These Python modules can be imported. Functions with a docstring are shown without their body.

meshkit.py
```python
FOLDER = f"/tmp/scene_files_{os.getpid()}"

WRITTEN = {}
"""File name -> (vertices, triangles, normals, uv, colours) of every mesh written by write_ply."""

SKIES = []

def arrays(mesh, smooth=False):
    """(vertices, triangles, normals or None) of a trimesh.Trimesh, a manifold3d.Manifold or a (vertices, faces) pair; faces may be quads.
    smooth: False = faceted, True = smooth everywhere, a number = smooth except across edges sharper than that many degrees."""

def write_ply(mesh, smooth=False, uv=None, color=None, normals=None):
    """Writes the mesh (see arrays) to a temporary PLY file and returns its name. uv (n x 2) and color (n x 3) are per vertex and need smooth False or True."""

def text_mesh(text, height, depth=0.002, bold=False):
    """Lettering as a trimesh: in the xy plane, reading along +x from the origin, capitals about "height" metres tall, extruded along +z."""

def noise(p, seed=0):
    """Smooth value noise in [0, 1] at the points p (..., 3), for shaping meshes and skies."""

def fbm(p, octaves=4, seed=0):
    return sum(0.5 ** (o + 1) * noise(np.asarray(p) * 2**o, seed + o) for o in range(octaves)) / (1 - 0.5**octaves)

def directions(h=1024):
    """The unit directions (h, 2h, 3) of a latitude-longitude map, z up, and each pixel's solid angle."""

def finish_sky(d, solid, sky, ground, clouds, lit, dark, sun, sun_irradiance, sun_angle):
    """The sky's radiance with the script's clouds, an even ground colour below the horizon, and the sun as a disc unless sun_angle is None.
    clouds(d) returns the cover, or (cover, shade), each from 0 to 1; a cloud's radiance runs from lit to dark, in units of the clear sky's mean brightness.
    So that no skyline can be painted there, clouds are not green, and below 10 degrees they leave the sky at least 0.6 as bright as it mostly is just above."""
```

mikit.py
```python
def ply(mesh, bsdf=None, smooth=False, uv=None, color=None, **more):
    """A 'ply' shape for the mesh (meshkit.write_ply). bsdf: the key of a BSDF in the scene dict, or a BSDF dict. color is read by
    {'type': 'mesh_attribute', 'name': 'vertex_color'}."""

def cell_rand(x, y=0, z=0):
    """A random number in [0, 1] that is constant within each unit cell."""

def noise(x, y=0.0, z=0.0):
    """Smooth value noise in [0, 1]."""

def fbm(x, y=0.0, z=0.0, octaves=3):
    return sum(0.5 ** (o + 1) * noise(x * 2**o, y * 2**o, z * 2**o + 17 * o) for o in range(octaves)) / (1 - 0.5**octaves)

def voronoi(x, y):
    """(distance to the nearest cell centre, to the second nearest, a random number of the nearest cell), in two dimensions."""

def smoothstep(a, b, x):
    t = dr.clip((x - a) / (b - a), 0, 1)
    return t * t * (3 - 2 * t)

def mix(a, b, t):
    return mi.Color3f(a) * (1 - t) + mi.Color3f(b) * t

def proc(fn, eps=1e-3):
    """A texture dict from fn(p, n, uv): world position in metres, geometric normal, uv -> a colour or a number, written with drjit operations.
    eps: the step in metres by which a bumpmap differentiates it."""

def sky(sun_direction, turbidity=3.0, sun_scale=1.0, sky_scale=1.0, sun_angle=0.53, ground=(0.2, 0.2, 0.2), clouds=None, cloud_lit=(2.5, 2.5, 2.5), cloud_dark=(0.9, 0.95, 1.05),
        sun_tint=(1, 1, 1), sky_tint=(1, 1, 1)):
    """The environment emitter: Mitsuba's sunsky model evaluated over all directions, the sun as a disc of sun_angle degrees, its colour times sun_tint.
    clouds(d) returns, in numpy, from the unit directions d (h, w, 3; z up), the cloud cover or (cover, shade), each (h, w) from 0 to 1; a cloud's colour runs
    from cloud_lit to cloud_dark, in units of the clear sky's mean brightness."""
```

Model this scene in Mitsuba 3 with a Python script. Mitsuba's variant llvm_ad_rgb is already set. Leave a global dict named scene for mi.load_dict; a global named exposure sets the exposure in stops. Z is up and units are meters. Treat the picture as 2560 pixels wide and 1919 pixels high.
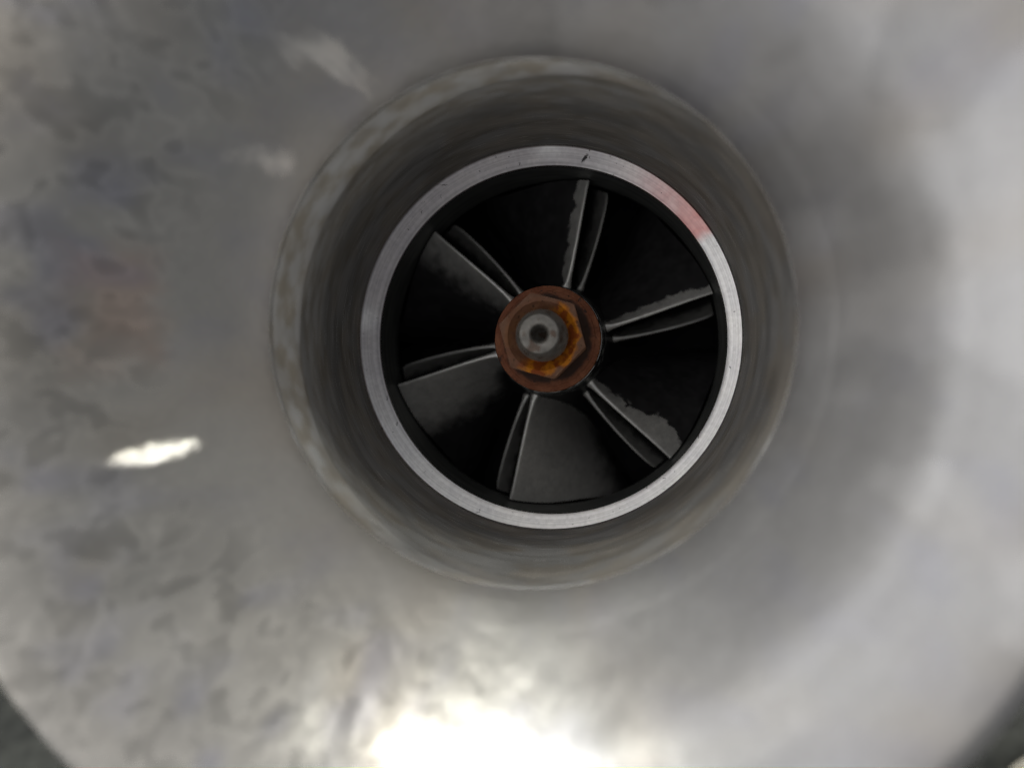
import math
import numpy as np
import drjit as dr
import mitsuba as mi
import trimesh
import manifold3d as m3
import mikit, meshkit
from mikit import proc, noise, fbm, voronoi, smoothstep, mix

T = mi.ScalarTransform4f
MM = 1e-3
H = 250.0                       # camera height above the ground, mm; every "depth" below is measured down from it

# ------------------------------------------------------------------ camera, sky, exposure
CAM = np.array([10.69, -6.54, H])
TX, TY = math.radians(-6.89), math.radians(-0.48)
fwd = np.array([math.sin(TX), math.sin(TY), -1.0]); fwd /= np.linalg.norm(fwd)
scene, labels = {}, {}
scene['camera'] = {'type': 'thinlens', 'fov': 64.0, 'fov_axis': 'x', 'near_clip': 0.002, 'far_clip': 50.0,
                   'aperture_radius': 0.0020, 'focus_distance': 0.139,
                   'to_world': T().look_at(origin=(CAM * MM).tolist(), target=((CAM + 100 * fwd) * MM).tolist(), up=[0, 1, 0])}
SUN = (-0.14, 0.91, 0.43)
SUN_N = np.array(SUN) / np.linalg.norm(SUN)
ADDED_BANK = np.array([-0.80, 0.22, 0.50]); ADDED_BANK /= np.linalg.norm(ADDED_BANK)  # unseen bright side of the cloud, added to light the ring and dish


def thin_cloud(d):
    """high cloud: brightest round the sun and over a bright bank added on one side to light the ring, greyer on the other, soft uneven patches"""
    p = d / np.maximum(d[..., 2:3], 0.15)
    n = meshkit.fbm(p * 1.1 + 7.0, 4, 3)
    away = np.degrees(np.arccos(np.clip(d @ SUN_N, -1, 1)))
    side = np.clip(0.5 + 0.5 * (d @ ADDED_BANK), 0, 1) ** 4.0
    bright = 0.62 * np.exp(-away / 16.0) + 1.15 * side + 0.22 * (n - 0.5)
    return np.clip(0.85 + 0.3 * (n - 0.5), 0.6, 0.98), np.clip(1 - bright, 0, 1)


scene['sky'] = mikit.sky(SUN, turbidity=4, sun_scale=0.45, sun_angle=8, sun_tint=(0.74, 1.0, 1.5), clouds=thin_cloud,
                         cloud_lit=(4.4, 4.36, 4.3), cloud_dark=(0.62, 0.62, 0.615), sky_tint=(1.12, 1.0, 0.88))
exposure = 1.57

# ------------------------------------------------------------------ materials
EPS = 2e-5


def mm(p):
    return p.x * 1000, p.y * 1000, p.z * 1000


def polar(x, y):
    r = dr.sqrt(x * x + y * y)
    return dr.atan2(y, x), r


def worm(x, y, z, k, seed):
    """thin dark winding lines: where a smooth noise crosses its middle"""
    n = fbm(x * k + seed, y * k, z * k, 2)
    return 1 - smoothstep(0.0, 0.075, dr.abs(n - 0.5))


GLINT = np.array([-46.7, -16.3, 151.6])          # a bright sun spot shaped into the left of the bell mouth
GLINT_AX = np.array([0.975, 0.222, 0.0])
GLINT_AY = np.array([-0.222, 0.975, 0.0])


def cast_color(p, n, uv):
    x, y, z = mm(p)
    a, r = polar(x + 1.6, y - 0.4)
    big = fbm(x * 0.045 + 3.1, y * 0.045, 2.0, 3)
    fine = fbm(x * 0.9, y * 0.9, z * 0.9, 2)
    wx = x + 3.0 * (fbm(x * 0.2 + 7, y * 0.2, 0.0, 2) - 0.5)
    wy = y + 3.0 * (fbm(x * 0.2 + 70, y * 0.2, 3.0, 2) - 0.5)
    left = smoothstep(12, -36, x + 0.5 * y + 20 * (big - 0.5))
    outer = smoothstep(41, 49, r + 8 * (big - 0.5))
    c = mix((0.505, 0.497, 0.498), (0.605, 0.575, 0.53), left)
    c = c * (0.92 + 0.22 * smoothstep(0.40, 0.66, fbm(x * 0.11 + 21, y * 0.11, 6.0, 3)) * smoothstep(5, 35, x + 0.6 * y))
    # cells of oxide: dark cores, pale rims
    n1 = fbm(wx * 0.5, wy * 0.5, 4.0, 2)
    n2 = fbm(wx * 0.22 + 40, wy * 0.34, 9.0, 3)
    rim = smoothstep(0.44, 0.50, n1) * (1 - smoothstep(0.52, 0.60, n1))
    core = smoothstep(0.50, 0.78, n1)
    m = outer * left
    c = c * (1 - 0.20 * core * m) * (1 + 0.13 * rim * m)
    c = c * (1 - 0.10 * smoothstep(0.40, 0.78, n2) * (0.2 + 0.8 * m))
    c = c * (0.96 + 0.08 * fine)
    blue = smoothstep(0.45, 0.80, fbm(x * 0.16 + 50, y * 0.16, 1.5, 2))
    c = mix(c, c * mi.Color3f(0.90, 0.91, 1.0), blue * (0.6 + 0.9 * m))
    warm = smoothstep(0.42, 0.80, fbm(x * 0.07 + 80, y * 0.07, 4.5, 2))
    c = mix(c, c * mi.Color3f(1.0, 0.92, 0.82), warm * 0.6)
    # painted reflections: reddish on the left, pale above the bore edge on upper left
    q = dr.maximum(dr.abs(x + 51.0) / 3.2, dr.abs(y - 2.0) / 6.0) + 1.0 * (fbm(x * 0.3, y * 0.3, 20.0, 2) - 0.5)
    c = mix(c, c * mi.Color3f(1.12, 0.86, 0.76), 0.6 * smoothstep(1.7, 0.3, q))
    s1 = dr.sqrt(dr.square((x + 26.1) / 3.4) + dr.square((y - 35.6) / 2.2)) + 2.0 * (fbm(x * 0.42 + y * 0.2, y * 0.5, 14.0, 3) - 0.5)
    s2 = dr.sqrt(dr.square((x + 35.4) / 3.0) + dr.square((y - 23.0) / 1.4)) + 2.0 * (fbm(x * 0.5, y * 0.42 - x * 0.2, 15.0, 3) - 0.5)
    c = mix(c, mi.Color3f(1.0, 0.93, 0.85), 0.95 * smoothstep(1.5, -0.2, dr.minimum(s1, s2)))
    return c


def glint_at(x, y):
    u = ((x - float(GLINT[0])) * float(GLINT_AX[0]) + (y - float(GLINT[1])) * float(GLINT_AX[1])) / 4.4
    v = ((x - float(GLINT[0])) * float(GLINT_AY[0]) + (y - float(GLINT[1])) * float(GLINT_AY[1])) / 1.7
    return u * u + v * v


def cast_rough(p, n, uv):
    x, y, z = mm(p)
    base = 0.235 + 0.05 * smoothstep(-10, 25, x) + 0.14 * fbm(x * 0.1 + 5, y * 0.1, z * 0.1, 3)
    base = dr.lerp(0.46, base, smoothstep(0.2, 1.6, glint_at(x, y)))
    return base


# the spot: fine parallel facets added, aimed to throw the sun at the camera
_v = CAM - GLINT; _v = _v / np.linalg.norm(_v)
FACET = _v + SUN_N; FACET = FACET / np.linalg.norm(FACET)
_n0 = np.array([46.0, 16.0, 46.0]); _n0 = _n0 / np.linalg.norm(_n0)
FACET_G = -(FACET - (FACET @ _n0) * _n0) / (FACET @ _n0)


def cast_bump(p, n, uv):
    x, y, z = mm(p)
    left = 0.25 + 0.75 * smoothstep(12, -30, x)
    h = 0.8e-4 * left * fbm(x * 0.30, y * 0.30, z * 0.30, 2) + 1.0e-5 * noise(x * 3, y * 3, z * 3)
    g = (x - float(GLINT[0])) * float(FACET_G[0]) + (y - float(GLINT[1])) * float(FACET_G[1]) + (z - float(GLINT[2])) * float(FACET_G[2])
    saw = g / 0.45 + 0.25 * noise(x * 0.8, y * 0.8, z * 0.8)
    saw = (saw - dr.floor(saw)) * 0.45e-3
    d = glint_at(x, y) + 1.1 * (fbm(x * 0.8 + 3, y * 0.8, z * 0.3, 3) - 0.5)
    return h + saw * smoothstep(1.3, 0.2, d)


scene['cast_aluminium'] = {'type': 'twosided', 'bsdf': {'type': 'bumpmap', 'arbitrary': proc(cast_bump, EPS), 'scale': 1.0,
    'bsdf': {'type': 'principled', 'base_color': proc(cast_color), 'roughness': proc(cast_rough), 'metallic': 0.75, 'specular': 0.5}}}


def bore_color(p, n, uv):
    x, y, z = mm(p)
    a, r = polar(x, y)
    # circumferential tool marks and smears (a, z): long along the angle, short along the depth
    ax, ay = dr.cos(a), dr.sin(a)
    st = fbm(ax * 4, ay * 4, z * 0.35, 3)
    st2 = fbm(ax * 16 + 5, ay * 16, z * 5.0, 2)
    bl = fbm(ax * 6 + 20, ay * 6, z * 0.2, 3)
    scr = smoothstep(0.80, 0.90, noise(ax * 9 + 31, ay * 9, z * 3.5))
    v = 0.185 + 0.08 * smoothstep(0.3, 0.7, st) + 0.10 * (st2 - 0.5) + 0.12 * scr
    c = mix((1.0, 0.97, 0.94), (1.0, 0.91, 0.80), smoothstep(0.35, 0.65, bl)) * v
    # 1 on the chamfer under the edge, fading down the wall; only the worn side of the bore is clean
    worn = 0.05 + 0.95 * smoothstep(-0.30, 0.80, dr.cos(a - 2.5))
    clean = uv.y * worn * (0.65 + 0.7 * (st - 0.3))
    cham = mix((0.80, 0.785, 0.75), (0.56, 0.50, 0.40), smoothstep(0.30, 0.74, fbm(ax * 12, ay * 12 + 3, z * 0.7, 3)))
    return mix(c, cham, clean)


def bore_rough(p, n, uv):
    x, y, z = mm(p)
    return 0.42 + 0.2 * fbm(x * 0.3, y * 0.3, z * 1.2, 2)


scene['bore_metal'] = {'type': 'twosided', 'bsdf': {'type': 'principled', 'base_color': proc(bore_color), 'roughness': proc(bore_rough),
                                                    'metallic': 0.3, 'specular': 0.4}}


def ring_color(p, n, uv):
    x, y, z = mm(p)
    a, r = polar(x + 0.2, y - 0.18)
    line = noise(r * 7.0, 3.0, 0.0)
    blot = fbm(x * 0.35 + 3, y * 0.35, 0.0, 3)
    c = mix((0.76, 0.74, 0.715), (0.64, 0.625, 0.63), blot) * (0.86 + 0.24 * line)
    film_shade = smoothstep(0.0, 0.75, dr.cos(a - 2.35)) * smoothstep(0.2, 0.6, fbm(x * 0.12 + 8, y * 0.12, 3.0, 2) + 0.15)
    c = mix(c, c * mi.Color3f(0.60, 0.575, 0.59), film_shade)                      # purplish tarnish, deepened to paint in the dim reflection at left and top
    # red reflection painted in at the upper right, cut off clean at one end
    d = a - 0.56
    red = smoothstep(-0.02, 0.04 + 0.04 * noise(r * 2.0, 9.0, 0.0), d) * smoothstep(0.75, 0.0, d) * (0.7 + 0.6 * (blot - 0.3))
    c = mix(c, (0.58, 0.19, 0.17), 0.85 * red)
    d2 = a - 1.37
    d3 = (r - 32.2) * 0.03
    nick = smoothstep(0.022, 0.010, dr.sqrt(dr.square((d2 * 0.86 + d3 * 0.5) * 1.6) + dr.square((d3 * 0.86 - d2 * 0.5) * 0.55)) + 0.006 * noise(x * 5, y * 5, 0.0))
    c = c * (0.92 + 0.16 * noise(x * 2.2, y * 2.2, 0.0))
    pit = smoothstep(0.93, 0.96, noise(x * 1.7 + 40, y * 1.7, 0.0))
    return c * (1 - 0.9 * nick) * (1 - 0.55 * pit)


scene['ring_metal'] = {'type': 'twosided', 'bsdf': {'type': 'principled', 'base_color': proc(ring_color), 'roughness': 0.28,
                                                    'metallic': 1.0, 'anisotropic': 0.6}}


def throat_color(p, n, uv):
    x, y, z = mm(p)
    a, r = polar(x, y)
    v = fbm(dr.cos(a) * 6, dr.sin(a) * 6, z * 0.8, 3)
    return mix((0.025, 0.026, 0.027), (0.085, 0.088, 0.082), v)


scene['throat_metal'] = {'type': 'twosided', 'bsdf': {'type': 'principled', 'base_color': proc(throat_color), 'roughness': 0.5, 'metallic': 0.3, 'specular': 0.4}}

# how far behind the leading edge (mm) each blade is rubbed clean of soot
CLEAN = [2.3, 2.1, 2.8, 22.0, 11.0, 4.5]


def soot(uv):
    k = dr.floor(uv.x * 0.01)
    s = uv.x - k * 100
    r = uv.y
    lim = mi.Float(3.0)
    for i, c in enumerate(CLEAN):
        lim = dr.select(k == i, c, lim)
    n = fbm(s * 0.5 + k * 13, r * 0.55, k * 3.0, 3) - 0.5
    blob = dr.select(k == 2, 2.2 * smoothstep(6, 1.5, dr.abs(r - 25.5)), 0.0)
    root = dr.select((k == 3) | (k == 4), 3.0 * smoothstep(16, 11, r), 0.0)
    edge = lim * (0.55 + 0.45 * smoothstep(10.0, 14.0, r)) + blob - root + n * dr.minimum(lim, 4) * 1.0 + 0.5 * (noise(s * 2.5, r * 2.5, k * 5.0) - 0.5)
    soft = dr.select((k == 5) | (k == 4), 3.5, dr.select(k == 3, 5.0, dr.select(k == 6, 1.5, 0.4)))
    return smoothstep(edge - soft, edge + soft, s)


def blade_soot(p, n, uv):
    return soot(uv)


def blade_color(p, n, uv):
    f = fbm(uv.x * 0.9, uv.y * 0.9, 0.0, 3)
    g = fbm(uv.x * 4, uv.y * 4, 5.0, 2)
    return mix((0.40, 0.395, 0.38), (0.58, 0.57, 0.545), f) * dr.select(uv.x > 600, 0.75, 1.0) * (0.9 + 0.2 * g)


def soot_color(p, n, uv):
    x, y, z = mm(p)
    return mix((0.004, 0.004, 0.0045), (0.024, 0.023, 0.024), fbm(x * 0.6, y * 0.6, z * 0.6, 3))


scene['sooty_blade'] = {'type': 'twosided', 'bsdf': {'type': 'blendbsdf', 'weight': proc(blade_soot),
    'a': {'type': 'principled', 'base_color': proc(blade_color), 'roughness': 0.42, 'metallic': 0.75, 'specular': 0.4},
    'b': {'type': 'principled', 'base_color': proc(soot_color), 'roughness': 0.6, 'metallic': 0.0, 'specular': 0.25}}}
scene['soot'] = {'type': 'twosided', 'bsdf': {'type': 'principled', 'base_color': proc(soot_color), 'roughness': 0.55, 'specular': 0.3}}


def hub_color(p, n, uv):
    x, y, z = mm(p)
    rub = smoothstep(0.45, 0.7, fbm(x * 0.5, y * 0.5, z * 0.5, 3)) * smoothstep(98, 104, z)
    rim = smoothstep(107.6, 108.1, z) * smoothstep(0.25, 0.5, fbm(x * 0.7, y * 0.7, 1.0, 2))
    return mix(mix((0.012, 0.012, 0.013), (0.16, 0.165, 0.16), rub), (0.5, 0.5, 0.49), rim)


scene['hub_metal'] = {'type': 'twosided', 'bsdf': {'type': 'principled', 'base_color': proc(hub_color), 'roughness': 0.4, 'metallic': 0.4}}


def rust_color(p, n, uv):
    x, y, z = mm(p)
    a, r = polar(x, y)
    f = fbm(x * 0.7, y * 0.7, z * 0.7, 3)
    g = fbm(x * 3.2, y * 3.2, z * 3.2, 3)
    c = mix((0.115, 0.030, 0.013), (0.23, 0.090, 0.045), f)
    c = c * (0.65 + 0.7 * g)
    pit = smoothstep(0.66, 0.74, fbm(x * 1.1 + 9, y * 1.1, z * 1.1, 3))
    c = mix(c, (0.03, 0.02, 0.018), pit * 0.8)
    ring = noise(r * 3.4, 1.0, 0.0)
    foot_shade = smoothstep(7.9, 7.1, r + 1.4 * (f - 0.5))                       # shade painted as a dark ring round the foot of the hexagon
    return mix(c * (0.9 + 0.2 * ring), (0.022, 0.014, 0.011), 0.85 * foot_shade)


def rust_bump(p, n, uv):
    x, y, z = mm(p)
    return 1.6e-4 * fbm(x * 1.6, y * 1.6, z * 1.6, 3)


scene['rust_brown'] = {'type': 'twosided', 'bsdf': {'type': 'bumpmap', 'arbitrary': proc(rust_bump, EPS), 'scale': 1.0,
    'bsdf': {'type': 'principled', 'base_color': proc(rust_color), 'roughness': 0.7, 'metallic': 0.1, 'specular': 0.3}}}


def nut_color(p, n, uv):
    x, y, z = mm(p)
    a, r = polar(x + 0.2, y)
    f = fbm(x * 0.8 + 4, y * 0.8, z * 0.8, 3)
    g = fbm(x * 3.0, y * 3.0, z * 3.0, 3)
    base = mix((0.12, 0.052, 0.028), (0.21, 0.112, 0.070), f) * (0.8 + 0.4 * g)
    orange = mix((0.48, 0.16, 0.006), (0.24, 0.052, 0.006), smoothstep(0.35, 0.65, fbm(x * 0.9 + 30, y * 0.9, 0.0, 3))) * (0.75 + 0.5 * g)
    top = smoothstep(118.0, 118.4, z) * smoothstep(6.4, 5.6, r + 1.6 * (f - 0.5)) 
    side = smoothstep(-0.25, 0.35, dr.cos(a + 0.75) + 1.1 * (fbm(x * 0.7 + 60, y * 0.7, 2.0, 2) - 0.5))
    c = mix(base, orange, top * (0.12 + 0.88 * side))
    c = c * (0.35 + 0.65 * smoothstep(111.5, 116.5, z + 2.0 * (f - 0.5)))  # lower sides of the hexagon painted dark as shade
    pit = smoothstep(0.68, 0.76, fbm(x * 1.3 + 9, y * 1.3, z * 1.3, 3))
    return mix(c, (0.04, 0.02, 0.015), pit * 0.7)


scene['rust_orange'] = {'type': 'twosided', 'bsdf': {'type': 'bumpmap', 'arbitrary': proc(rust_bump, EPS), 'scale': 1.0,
    'bsdf': {'type': 'principled', 'base_color': proc(nut_color), 'roughness': 0.7, 'metallic': 0.1, 'specular': 0.3}}}


def steel_color(p, n, uv):
    x, y, z = mm(p)
    f = fbm(x * 1.2, y * 1.2, z * 1.2, 3)
    c = mix((0.11, 0.104, 0.094), (0.29, 0.272, 0.248), f)
    r1 = smoothstep(0.56, 0.68, fbm(x * 0.9 + 40, y * 0.9, z * 0.9, 3))
    return mix(c, (0.09, 0.048, 0.028), 0.7 * r1)


scene['dull_steel'] = {'type': 'twosided', 'bsdf': {'type': 'bumpmap', 'arbitrary': proc(rust_bump, EPS), 'scale': 0.6,
    'bsdf': {'type': 'principled', 'base_color': proc(steel_color), 'roughness': 0.45, 'metallic': 0.6}}}


def ground_color(p, n, uv):
    x, y, z = mm(p)
    d1, d2, cr = voronoi(x * 0.16, y * 0.16)
    f = fbm(x * 0.02, y * 0.02, 0.0, 3)
    g = fbm(x * 0.6, y * 0.6, 0.0, 3)
    c = mix((0.055, 0.058, 0.055), (0.115, 0.118, 0.105), cr * 0.6 + 0.4 * g)
    return c * (0.75 + 0.5 * f)


def ground_bump(p, n, uv):
    x, y, z = mm(p)
    d1, d2, cr = voronoi(x * 0.16, y * 0.16)
    return 1.2e-3 * dr.maximum(0, 0.7 - d1) + 4e-4 * fbm(x * 0.6, y * 0.6, 0.0, 3)


scene['asphalt'] = {'type': 'twosided', 'bsdf': {'type': 'bumpmap', 'arbitrary': proc(ground_bump, 2e-4), 'scale': 1.0,
    'bsdf': {'type': 'principled', 'base_color': proc(ground_color), 'roughness': 0.85, 'specular': 0.3}}}


def stone_color(p, n, uv):
    x, y, z = mm(p)
    return mix((0.42, 0.38, 0.31), (0.58, 0.54, 0.47), fbm(x * 0.2, y * 0.2, z * 0.2, 3))


scene['pale_stone'] = {'type': 'principled', 'base_color': proc(stone_color), 'roughness': 0.8}

# ------------------------------------------------------------------ helpers
TAU = 2 * math.pi


def put(key, mesh, bsdf, smooth=40, uv=None):
    """mesh in millimetres, z measured up from the ground"""
    if isinstance(mesh, tuple):
        v, f = np.asarray(mesh[0], float) * MM, mesh[1]
    else:
        v, f = np.asarray(mesh.vertices) * MM, np.asarray(mesh.faces)
    scene[key] = mikit.ply((v, f), bsdf, smooth=smooth, uv=uv)


def grid_faces(nr, nc, closed=True):
    i, j = np.meshgrid(np.arange(nr - 1), np.arange(nc if closed else nc - 1), indexing='ij')
    k = (j + 1) % nc
    return np.stack([i * nc + j, i * nc + k, (i + 1) * nc + k, (i + 1) * nc + j], -1).reshape(-1, 4)


def quads_to_tris(f):
    return np.vstack([f[:, [0, 1, 2]], f[:, [0, 2, 3]]])


def seam_grid(V):
    """V (nr, nc, 3) over a full turn: repeats the first column so that uv has a seam"""
    return np.concatenate([V, V[:, :1]], 1)


def lathe(prof, n=180, center=(0, 0)):
    """prof: list of (radius, depth)"""
    a = np.arange(n) / n * TAU
    R = np.array([q[0] for q in prof])[:, None]; D = np.array([q[1] for q in prof])[:, None]
    V = np.stack([R * np.cos(a) + center[0], R * np.sin(a) + center[1], H - D + 0 * a], -1)
    return trimesh.Trimesh(V.reshape(-1, 3), quads_to_tris(grid_faces(len(prof), n)), process=False)


def ecc(depth):
    """the casting and its bore are a little off the wheel's axis"""
    zz = [84, 113, 143.3, 145.2]
    return np.interp(depth, zz, [-4.8, -1.27, -0.50, 0.0]), np.interp(depth, zz, [-0.1, 0.85, 0.36, 0.0])


# ------------------------------------------------------------------ the ground
g = 3000.0
put('ground', (np.array([[-g, -g, 0], [g, -g, 0], [g, g, 0], [-g, g, 0]], float), np.array([[0, 1, 2], [0, 2, 3]])), 'asphalt', False,
    uv=np.array([[0, 0], [1, 0], [1, 1], [0, 1.]]))
labels['ground'] = {'kind': 'structure', 'label': 'dark grey rough ground under the turbocharger'}

# ------------------------------------------------------------------ compressor housing
HS = 'compressor_housing'
labels[HS] = {'label': 'aluminium turbocharger compressor housing with wide bell mouth inlet', 'category': 'turbocharger housing'}

# bell mouth: slope (degrees) against radius, integrated to the lip
NA = 1100
ang = np.arange(NA) / NA * TAU
Rb, Db, Rl, Dl = 36.48, 113.0, 68.2, 84.0
rr = np.linspace(Rb + 0.3, 65.2, 190)
slope = np.interp(rr, [36.5, 38.2, 40.5, 46, 49.5, 52.2, 55, 58, 62, 64, 65.2], [62, 55, 52, 52, 50, 44.5, 38, 32, 26, 20, 12])
tan = np.tan(np.radians(slope))
drop = np.concatenate([[0], np.cumsum((tan[1:] + tan[:-1]) / 2 * np.diff(rr))])
drop *= (Db - 0.2 - Dl) / drop[-1]
prof_r, prof_d = list(rr), list(Db - 0.2 - drop)
for t in np.linspace(0.08, 1, 12) * (math.pi / 2):                      # rounded lip
    prof_r.append(65.2 + 3.0 * math.sin(t)); prof_d.append(Dl + 3.0 * (1 - math.cos(t)))
for d in (90, 96, 104):
    prof_r.append(68.2); prof_d.append(d)
for t in np.linspace(0.1, 1, 8) * (math.pi / 2):
    prof_r.append(66.2 + 2 * math.cos(t)); prof_d.append(104 + 2 * math.sin(t))
prof_r += [60, 52, 49, 48]; prof_d += [110, 114, 119, 126]
prof_r, prof_d = np.array(prof_r), np.array(prof_d)
ex, ey = ecc(prof_d)
V = np.stack([prof_r[:, None] * np.cos(ang) + ex[:, None], prof_r[:, None] * np.sin(ang) + ey[:, None], (H - prof_d)[:, None] + 0 * ang], -1)
# hand-dressed casting: long soft waves
w = meshkit.fbm(V * np.array([0.12, 0.12, 0.05]) + 3, 3, 5) - 0.5 + 0.12 * (meshkit.fbm(V * np.array([0.4, 0.4, 0.1]) + 9, 2, 6) - 0.5)
fade = np.clip((prof_r - 37.5) / 5, 0, 1)[:, None] * (np.arange(len(prof_r)) < 202)[:, None]
V[..., 2] += (0.55 - 0.2 * np.clip((V[..., 0] + 5) / 25, 0, 1)) * w * fade
groove = np.clip(np.cos(ang + 0.25), 0, 1)[None] ** 2 * np.exp(-((prof_r - 41.0) / 0.55) ** 2)[:, None] * (np.arange(len(prof_r)) < 202)[:, None]
V[..., 2] -= 0.045 * groove                                              # a shallow tool line round the right side
turned = np.clip(np.cos(ang + 0.5), 0, 1)[None] * (np.exp(-((prof_r - 53.0) / 1.1) ** 2) - 0.8 * np.exp(-((prof_r - 56.0) / 1.3) ** 2))[:, None] * (np.arange(len(prof_r)) < 202)[:, None]
V[..., 2] -= 0.16 * turned                                              # soft turned steps further out
put(HS + '__bell_mouth', (V.reshape(-1, 3), quads_to_tris(grid_faces(len(prof_r), NA))), 'cast_aluminium', True)
labels[HS + '__bell_mouth'] = {'label': 'mottled bare aluminium bell mouth flange'}

# bore wall with its uneven chamfer under the edge
hc = np.clip(0.28 + 0.75 * np.cos(ang - math.radians(158)), 0, 1) * 4.4
hc = hc + 0.25 * (meshkit.fbm(np.stack([np.cos(ang) * 6, np.sin(ang) * 6, 0 * ang], -1), 3, 8) - 0.5) * (hc > 0.1)
hc = np.maximum(hc, 0.02)
rows, clean = [], []
for t in np.linspace(0, 1, 5) * (math.pi / 2):                          # rolled edge
    rows.append((Rb + 0.3 - 0.3 * math.sin(t) + 0 * ang, Db - 0.2 + 0.3 * (1 - math.cos(t)) + 0 * ang)); clean.append(0.35)
d0 = Db + 0.1
r0 = Rb
R_ch = lambda h: r0 - h * 0.57
for t in np.linspace(0.05, 1, 16):
    rows.append((R_ch(hc * t), d0 + hc * t)); clean.append(1.0 - 0.35 * t)
Rend, Dend = 33.706, 143.3
for t in np.concatenate([[0.012], np.linspace(0.04, 1, 40)]):
    rows.append((R_ch(hc) * (1 - t) + Rend * t, (d0 + hc) * (1 - t) + Dend * t)); clean.append(0.65 * max(0.0, 1 - t / 0.55) ** 1.3)
V = []
for R, D in rows:
    ex, ey = ecc(D)
    V.append(np.stack([R * np.cos(ang) + ex, R * np.sin(ang) + ey, H - D], -1))
V = seam_grid(np.array(V))
uvw = np.stack([np.broadcast_to(np.linspace(0, 1, NA + 1), V.shape[:2]), np.broadcast_to(np.array(clean)[:, None], V.shape[:2])], -1)
put(HS + '__bore_wall', (V.reshape(-1, 3), quads_to_tris(grid_faces(len(rows), NA + 1, False))), 'bore_metal', True, uv=uvw.reshape(-1, 2))
labels[HS + '__bore_wall'] = {'label': 'dull stained bore wall with fine turning marks'}

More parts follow.
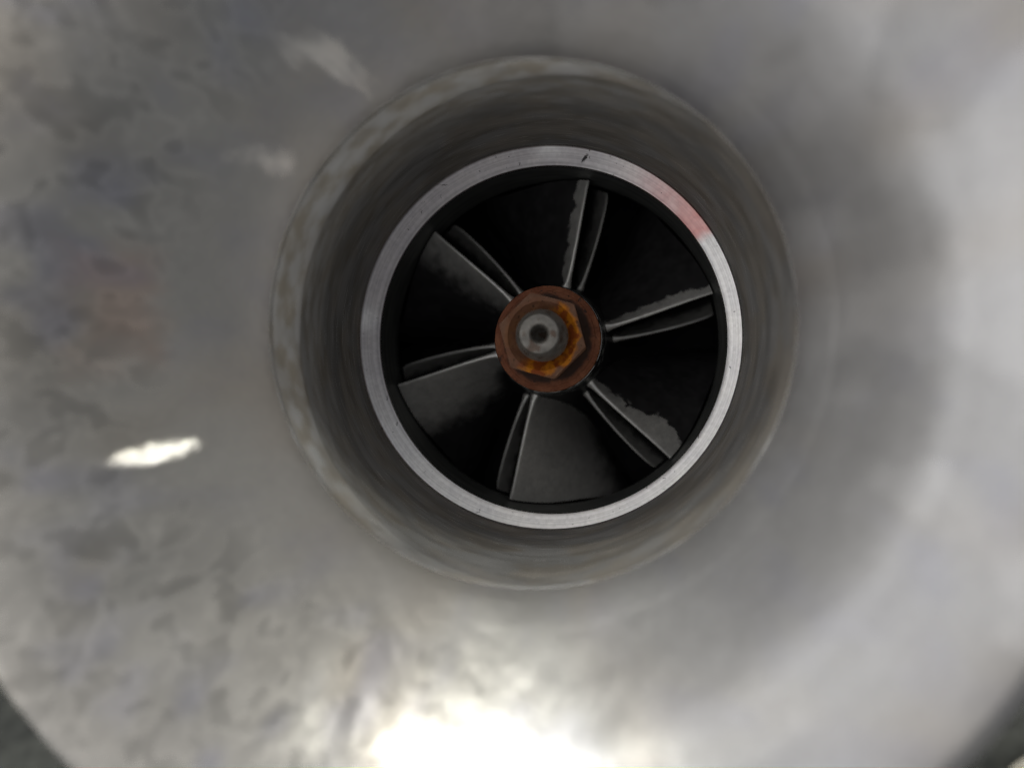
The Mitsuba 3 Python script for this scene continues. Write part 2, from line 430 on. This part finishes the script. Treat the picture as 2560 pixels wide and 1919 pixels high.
# machined step ring
prof = [(Rend, 143.3), (33.60, 143.5), (33.4, 143.64), (32.5, 144.04), (31.7, 144.40), (30.85, 144.78), (30.74, 144.92), (30.69, 145.1)]
V = []
for i, (R, D) in enumerate(prof):
    t = min(max((D - 143.3) / 1.7, 0), 1)
    V.append(np.stack([R * np.cos(ang) - 0.5 * (1 - t), R * np.sin(ang) + 0.36 * (1 - t), H - D + 0 * ang], -1))
V = seam_grid(np.array(V))
uvw = np.stack([np.broadcast_to(np.array([q[0] for q in prof])[:, None], V.shape[:2]), np.broadcast_to(np.linspace(0, 1, NA + 1) * 200, V.shape[:2])], -1)
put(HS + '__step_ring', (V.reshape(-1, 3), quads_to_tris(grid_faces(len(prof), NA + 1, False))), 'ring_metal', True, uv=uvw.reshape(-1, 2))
labels[HS + '__step_ring'] = {'label': 'bright machined ring around the wheel, red reflection painted at upper right'}

# throat and shroud
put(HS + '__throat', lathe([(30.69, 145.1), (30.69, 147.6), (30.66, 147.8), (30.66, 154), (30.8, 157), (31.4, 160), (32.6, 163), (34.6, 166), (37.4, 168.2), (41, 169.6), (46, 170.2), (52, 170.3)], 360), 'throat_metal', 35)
labels[HS + '__throat'] = {'label': 'dark sooty throat around the blades'}

# volute scroll, its outlet and the back plate (outside, seen only from the side)
nv, nt = 160, 28
th = np.linspace(0, TAU * 0.97, nv)
tube = 8 + 11 * th / TAU
rc = 50 + tube
ph = np.arange(nt) / nt * TAU
V = np.stack([(rc[:, None] + tube[:, None] * np.cos(ph)) * np.cos(th)[:, None], (rc[:, None] + tube[:, None] * np.cos(ph)) * np.sin(th)[:, None],
              (H - 170.3) - 5 + tube[:, None] * np.sin(ph) * 0.95], -1)
end = V[-1].mean(0); dire = np.array([-math.sin(th[-1]), math.cos(th[-1]), 0])
V = np.concatenate([V, (V[-1] + dire * 18)[None], (V[-1] + dire * 45)[None]])
put(HS + '__volute', (V.reshape(-1, 3), quads_to_tris(grid_faces(len(V), nt))), 'cast_aluminium', 50)
put(HS + '__inlet_neck', lathe([(48, 126), (48, 150), (50, 158), (56, 166)], 200), 'cast_aluminium', 50)
put(HS + '__back_plate', lathe([(4.5, 178), (44, 178), (60, 178.5), (62, 181), (60, 184), (34, 186), (30, 192), (30, 240), (40, 243), (40, 249.8), (0.5, 249.8)], 160), 'cast_aluminium', 40)

# ------------------------------------------------------------------ compressor wheel
WH = 'impeller'
labels[WH] = {'label': 'sooty six bladed wheel held by a rusty flanged nut', 'category': 'impeller'}
put(WH + '__hub', lathe([(4.2, 141.3), (8.9, 141.3), (9.12, 141.36), (9.26, 141.6), (9.3, 142.2), (9.6, 146), (10.2, 150), (10.9, 156), (12.4, 161), (15.6, 166.5), (21, 171), (29, 174), (42, 175.6), (42, 177), (6, 177)], 200), 'hub_metal', 35)


def spline(xs, ys, u):
    from scipy.interpolate import PchipInterpolator
    return PchipInterpolator(xs, ys)(u)


def meridian(u, v):
    k = [0, 0.25, 0.5, 0.75, 1]
    hd = spline(k, [150.2, 157, 164, 171, 175.4], u); hr = spline(k, [10.0, 10.8, 14.0, 21.5, 42], u)
    sd = spline(k, [151.5, 156.7, 161.8, 166.2, 169.2], u); sr = spline(k, [30.28, 30.3, 31.2, 34.6, 42], u)
    return hr * (1 - v) + sr * v, hd * (1 - v) + sd * v


def blade_mesh(theta0, u0, k, thick, wrap=43.0, root_lead=4.0):
    """theta0: clockwise from image up, degrees, of the main blade's tip at u = 0"""
    su = np.concatenate([[0, 0.004, 0.010, 0.018, 0.028], np.linspace(0.045, 1, 40)])
    vs = np.linspace(-0.03, 1, 26)
    Vv = np.broadcast_to(vs, (len(su), len(vs)))
    start = u0 - (0.075 * np.clip(1 - vs, 0, 1) ** 0.6 if u0 > 0 else 0 * vs)   # the splitter's leading edge is swept
    U = start[None] + (1 - start[None]) * su[:, None]
    R, D = meridian(U.ravel(), Vv.ravel()); R, D = R.reshape(U.shape), D.reshape(U.shape)
    cw = theta0 - wrap * (1 - (1 - U) ** 2) + root_lead * (1 - Vv) ** 1.6 * (1 - U)
    a = np.radians(90 - cw)
    M = np.stack([R * np.cos(a), R * np.sin(a), H - D], -1)
    du = np.gradient(M, axis=0); dv = np.gradient(M, axis=1)
    N = np.cross(du, dv); N /= np.linalg.norm(N, axis=-1, keepdims=True) + 1e-12
    S = np.concatenate([np.zeros((1, U.shape[1])), np.cumsum(np.linalg.norm(np.diff(M, axis=0), axis=-1), 0)])
    half = thick / 2 * (1.5 - 0.85 * np.clip(Vv, 0, 1) + 1.6 * np.exp(-np.clip(Vv, 0, 1) / 0.05)) * np.sqrt(np.clip(1 - (1 - np.clip(S / (thick * 0.8), 0, 1)) ** 2, 0, 1))
    A, B = M + N * half[..., None], M - N * half[..., None]
    loop = np.concatenate([A[::-1], B[1:]], 0)                       # around the leading edge
    uv = np.stack([np.concatenate([S[::-1], S[1:]]) + 100 * k + 0.01, np.concatenate([R[::-1], R[1:]])], -1)
    nl, nv_ = loop.shape[:2]
    f = grid_faces(nl, nv_, False)
    cap = np.stack([A[:, -1], B[:, -1]], 1)                            # tip edge
    cuv = np.stack([np.stack([S[:, -1] + 100 * k + 0.01] * 2, 1), np.stack([R[:, -1]] * 2, 1)], -1)
    f2 = grid_faces(len(cap), 2, False) + nl * nv_
    v = np.concatenate([loop.reshape(-1, 3), cap.reshape(-1, 3)])
    return (v, quads_to_tris(np.concatenate([f, f2]))), np.concatenate([uv.reshape(-1, 2), cuv.reshape(-1, 2)])


TIPS = [13.2, 73.8, 135.0, 195.4, 255.0, 313.6]                        # clockwise from image up
for k, th0 in enumerate(TIPS):
    m, uv = blade_mesh(th0, 0.0, k, 0.65)
    put(WH + '__blade' + ('_%03d' % k if k else ''), m, 'sooty_blade', True, uv=uv)
for k, th0 in enumerate(TIPS):
    m, uv = blade_mesh(th0 + 30.0, 0.33, 6, 0.6)
    put(WH + '__splitter_blade' + ('_%03d' % k if k else ''), m, 'sooty_blade', True, uv=uv)

# nut: round flange, hexagon with chamfered corners and dished top, threaded shaft end
NU = WH + '__nut'
flange = lathe([(4.3, 141.2), (8.95, 141.2), (9.12, 141.0), (9.14, 140.3), (9.0, 140.0), (8.2, 139.75), (8.1, 139.6), (6.6, 139.5), (4.3, 139.5)], 160)
put(NU, flange, 'rust_brown', 30)
labels[NU] = {'label': 'rusty red brown flange of the hexagon nut'}
hx = m3.CrossSection([[(7.15 * math.cos(math.radians(90 - q)), 7.15 * math.sin(math.radians(90 - q))) for q in (45, -15, -75, -135, -195, -255)]])
hx = hx.offset(-0.35, m3.JoinType.Miter).offset(0.35, m3.JoinType.Round, 2, 24)
hexa = hx.extrude(9.6)                                                  # depth 139.8 up to 130.2
cone = m3.Manifold.revolve(m3.CrossSection([[(0, -1), (9.0, -1), (9.0, 8.7), (6.7, 9.6), (0, 9.6)]]), 120)
dish = m3.Manifold.revolve(m3.CrossSection([[(0, 8.2), (4.2, 8.3), (5.6, 9.65), (5.6, 10), (0, 10)]]), 120)
bore = m3.Manifold.cylinder(20, 4.05, 4.05, 96).translate([0, 0, -5])
hexa = (hexa ^ cone) - dish - bore
hexa = hexa.refine_to_length(0.5).translate([-0.12, 0.05, H - 139.8])
mh = hexa.to_mesh()
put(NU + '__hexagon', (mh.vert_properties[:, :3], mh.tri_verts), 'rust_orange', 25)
labels[NU + '__hexagon'] = {'label': 'hexagon of the nut with bright orange rust around the shaft'}
# shaft: chamfered end with a centre hole and a few turns of thread
na = 120
a = np.arange(na) / na * TAU
zz = np.arange(136.0, 126.6, -0.06)
R = 3.93 + 0.14 * np.abs(((zz[:, None] + a / TAU) % 1.0) * 2 - 1) ** 1.0 * np.clip((zz[:, None] - 126.8) / 0.8, 0, 1)
V = np.stack([R * np.cos(a), R * np.sin(a), H - zz[:, None] + 0 * a], -1)
cap = lathe([(3.93, 126.6), (3.75, 126.0), (3.12, 123.9), (2.95, 123.55), (2.75, 123.45), (1.62, 123.5), (1.45, 123.62), (1.05, 125.2), (0.95, 127.5), (0.02, 128.2)], na)
v = np.concatenate([V.reshape(-1, 3), cap.vertices]); f = np.concatenate([quads_to_tris(grid_faces(len(V), na)), cap.faces + V.shape[0] * na])
put(WH + '__shaft_end', (v, f), 'dull_steel', 30)
labels[WH + '__shaft_end'] = {'label': 'grey steel shaft end with a centre drilled hole'}

# ------------------------------------------------------------------ a pale stone on the ground at the lower right
st = trimesh.creation.icosphere(4, 1.0)
sv = np.asarray(st.vertices) * [17, 13, 8]
sv *= (0.85 + 0.35 * meshkit.fbm(np.asarray(st.vertices) * 1.6 + 5, 3, 2))[:, None]
put('pale_stone_pebble', (sv + [137.5, -123.5, 6], np.asarray(st.faces)), 'pale_stone', True)
labels['pale_stone_pebble'] = {'label': 'pale tan pebble on the dark ground at the lower right corner', 'category': 'stone'}
